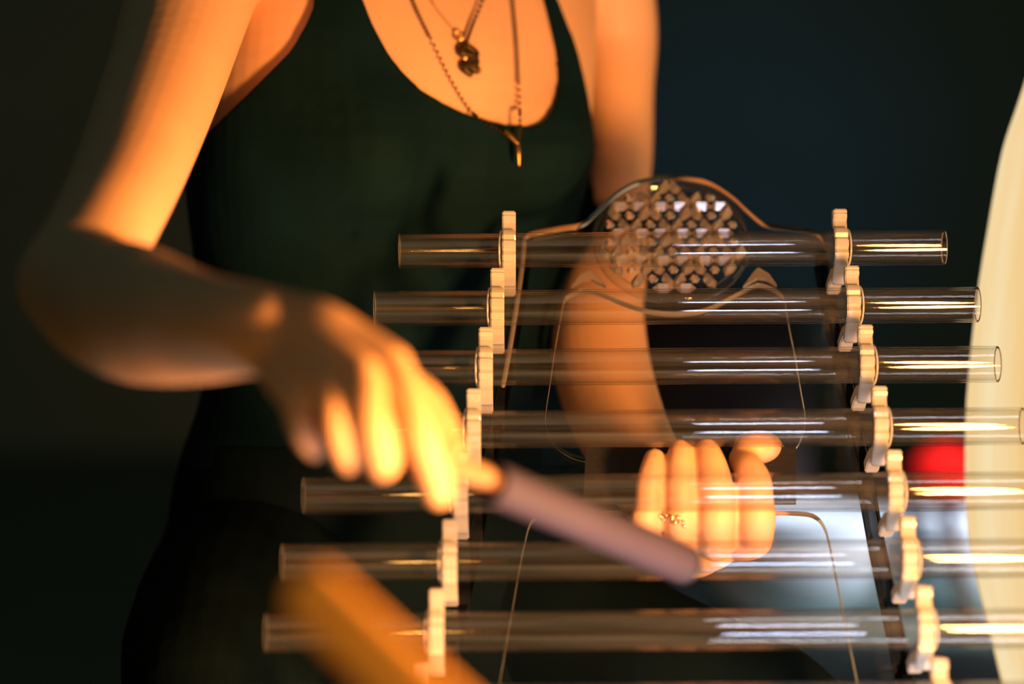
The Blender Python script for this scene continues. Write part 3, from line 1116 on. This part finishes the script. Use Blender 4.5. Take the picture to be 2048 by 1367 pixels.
# finger ring on the left hand
rc = P(1361, 1036, 1.836)
rr = R(33.5, 1.836)
ring = empty('finger_ring', rc, 'silver ring with a beaded cluster on the left ring finger', 'ring')
fz = frame_z(Vector((0.05, 0.35, 1)))
v, f = lathe([(rr + 0.0009 * math.cos(a), 0.0011 * math.sin(a)) for a in [k * PI / 4 for k in range(8)]], seg=40, frame=fz, axis_pt=rc, closed_profile=True)
link_mesh('hoop', mesh_from('hoop', v, f), SILVER, ring)
random.seed(3)
v, f = [], []
br_ = R(3.6, 1.8)
limb([(0, 0, -br_ * 0.1, br_), (0, 0, br_ * 0.1, br_)], v, f, seg=10, sub=1)
bead_me = mesh_from('bead', v, f)
bead_me.polygons.foreach_set('use_smooth', [True] * len(bead_me.polygons))
bead_me.materials.append(SILVER)
for k in range(15):
    px = 1322 + k * 3.2 + random.uniform(-4, 4)
    py = 1030 + (px - 1322) * 0.30 + random.uniform(-7, 9)
    o = bpy.data.objects.new('bead', bead_me)
    COL.objects.link(o)
    o.parent = ring
    o.location = skin_point(px, py, 0.0014, 1.72) - rc

# ------------------------------------------------------------------ mallets
def mallet(name, label, h0, h1, hr, e0, e1, er, mats, cork=True):
    a, b = P(*h0), P(*h1)
    c, d = P(*e0), P(*e1)
    root = empty(name, c, label, 'mallet')
    axis = (d - c).normalized()
    Lh = (d - c).length
    bev = er * 0.10
    v, f = lathe([(0.0005, 0), (er * 0.86, 0), (er * 0.97, bev), (er, bev * 2), (er, Lh - er * 0.5), (er * 0.98, Lh - er * 0.5), (0.0005, Lh - er * 0.5)], seg=40, frame=frame_z(axis), axis_pt=c)
    head = link_mesh('head', mesh_from('head', v, f), mats[0], root)
    v, f = lathe([(0.0005, Lh - er * 0.52), (er * 0.985, Lh - er * 0.5), (er * 0.985, Lh - bev), (er * 0.90, Lh), (er * 0.32, Lh), (er * 0.28, Lh - 0.002), (0.0005, Lh - 0.002)], seg=40, frame=frame_z(axis), axis_pt=c)
    link_mesh('end_cap', mesh_from('end_cap', v, f), mats[1], head)
    v, f = [], []
    limb([(a.x, a.y, a.z, hr * 0.9), (b.x, b.y, b.z, hr)], v, f, seg=20, sub=3)
    link_mesh('handle', mesh_from('handle', v, f), mats[2], root)
    if cork:
        v, f = [], []
        q0 = a.lerp(b, 0.10); q1 = a.lerp(b, 0.62)
        limb([(q0.x, q0.y, q0.z + hr * 0.2, hr * 1.25), (q1.x, q1.y, q1.z + hr * 0.2, hr * 1.15)], v, f, seg=20, sub=3)
        link_mesh('grip_sleeve', mesh_from('grip_sleeve', v, f), CORK, root)
    return root
mallet('mallet', 'mauve cylinder-headed mallet held by the right hand over the tubes',
       (880, 930, 1.405), (1020, 972, 1.475), R(20, 1.44), (985, 966, 1.46), (1372, 1130, 1.615), R(42, 1.54), (MAUVE, DARKEND, WOODH))
mallet('mallet', 'blurred amber mallet in the near left foreground',
       (900, 1440, 0.975), (1300, 1850, 0.90), R(22, 0.94), (955, 1500, 0.970), (622, 1182, 1.04), R(66, 1.0), (AMBER, AMBER, WOODH), cork=False)

# ------------------------------------------------------------------ behind: white bowls, red beater, bolster
def bowl(px, py_top, py_bot, half_px, d, label):
    c = P(px, py_bot, d)
    zb = c.z
    Rr = R(half_px, d)
    hgt = R(py_bot - py_top, d)
    root_z = max(0.0, zb)
    prof = []
    for k in range(13):
        t = k / 12
        prof.append((Rr * (0.30 + 0.70 * math.sin(t * PI / 2) ** 0.75), hgt * (1 - math.cos(t * PI / 2)) ** 1.0))
    outer = [(0.001, 0)] + prof
    inner = [(max(r - 0.008, 0.001), z + 0.006) for r, z in reversed(prof)] + [(0.001, 0.008)]
    inner[0] = (prof[-1][0] - 0.008, prof[-1][1])
    v, f = lathe(outer + inner, seg=72, axis_pt=Vector((c.x, c.y, root_z)))
    me = mesh_from('singing_bowl', v, f)
    fix_normals(me)
    o = link_mesh('singing_bowl', me, WHITEQ)
    tag(o, label, 'bowl', 'white bowls behind the chime')
    # own origin at the bowl's foot
    me.transform(Matrix.Translation(-Vector((c.x, c.y, root_z))))
    o.location = (c.x, c.y, root_z)
    return o
bowl(1600, 1025, 1236, 205, 4.20, 'left white frosted bowl behind the fingers and thigh')
bowl(1985, 1032, 1226, 150, 4.25, 'right white frosted bowl partly hidden by the glowing lamp')

hc = P(1888, 962, 4.0)
bt = empty('beater', (hc.x, hc.y, 0), 'beater with round red felt head standing by the right white bowl', 'beater')
rb = R(70, 4.0)
v, f = lathe([(0.001, -rb * 0.95), (rb * 0.55, -rb * 0.85), (rb * 0.88, -rb * 0.45), (rb, 0), (rb * 0.94, rb * 0.38), (rb * 0.72, rb * 0.75), (rb * 0.38, rb * 0.97), (0.001, rb * 1.03)],
             seg=36, frame=frame_z(Vector((-0.1, 0, 1))), axis_pt=hc)
link_mesh('head', mesh_from('head', v, f), RED, bt)
v, f = [], []
limb([(hc.x + 0.005, hc.y, hc.z - rb * 0.8, 0.010), (hc.x + 0.03, hc.y, 0.012, 0.010)], v, f, seg=16, sub=2)
link_mesh('handle', mesh_from('handle', v, f), WOODH, bt)
v, f = lathe([(0.001, 0), (0.05, 0), (0.05, 0.008), (0.014, 0.014), (0.014, 0.03)], seg=30, axis_pt=Vector((hc.x + 0.03, hc.y, 0)))
link_mesh('foot', mesh_from('foot', v, f), WOODH, bt)

# mauve floor cushion standing far behind
def cushion(name, c, hw, hh, hd, mat, label, cat):
    v, f = [], []
    nu, nv = 40, 20
    for i in range(nv + 1):
        b = -PI / 2 + PI * i / nv
        for k in range(nu):
            a = 2 * PI * k / nu
            ce, se = math.cos(b), math.sin(b)
            q = lambda t, e: math.copysign(abs(t) ** e, t)
            v.append(Vector((hw * q(ce, 0.5) * q(math.cos(a), 0.45), hd * q(se, 0.8), hh * q(ce, 0.5) * q(math.sin(a), 0.45))))
    for i in range(nv):
        for k in range(nu):
            k2 = (k + 1) % nu
            f.append((i * nu + k, i * nu + k2, (i + 1) * nu + k2, (i + 1) * nu + k))
    me = mesh_from(name, v, f)
    fix_normals(me)
    o = link_mesh(name, me, mat)
    o.location = c
    # piping around the edge
    tag(o, label, cat)
    return o
ctop = P(1470, 575, 4.6).z
cushion('floor_cushion', Vector((P(1440, 0, 4.6).x, 4.6 * S, ctop / 2)), R(180, 4.6), ctop / 2, 0.07, MAUVEC, 'mauve grey floor cushion standing dimly behind the crystal disc', 'cushion')
# seat under the player
o = cushion('seat_cushion', Vector((hip.x, hip.y + 0.02, 0.014)), 0.24, 0.19, 0.014, CUSH, 'dark round seat cushion under the player', 'cushion')
for vtx in o.data.vertices:
    x, y, z = vtx.co
    vtx.co = (x, z, y)
fix_normals(o.data)
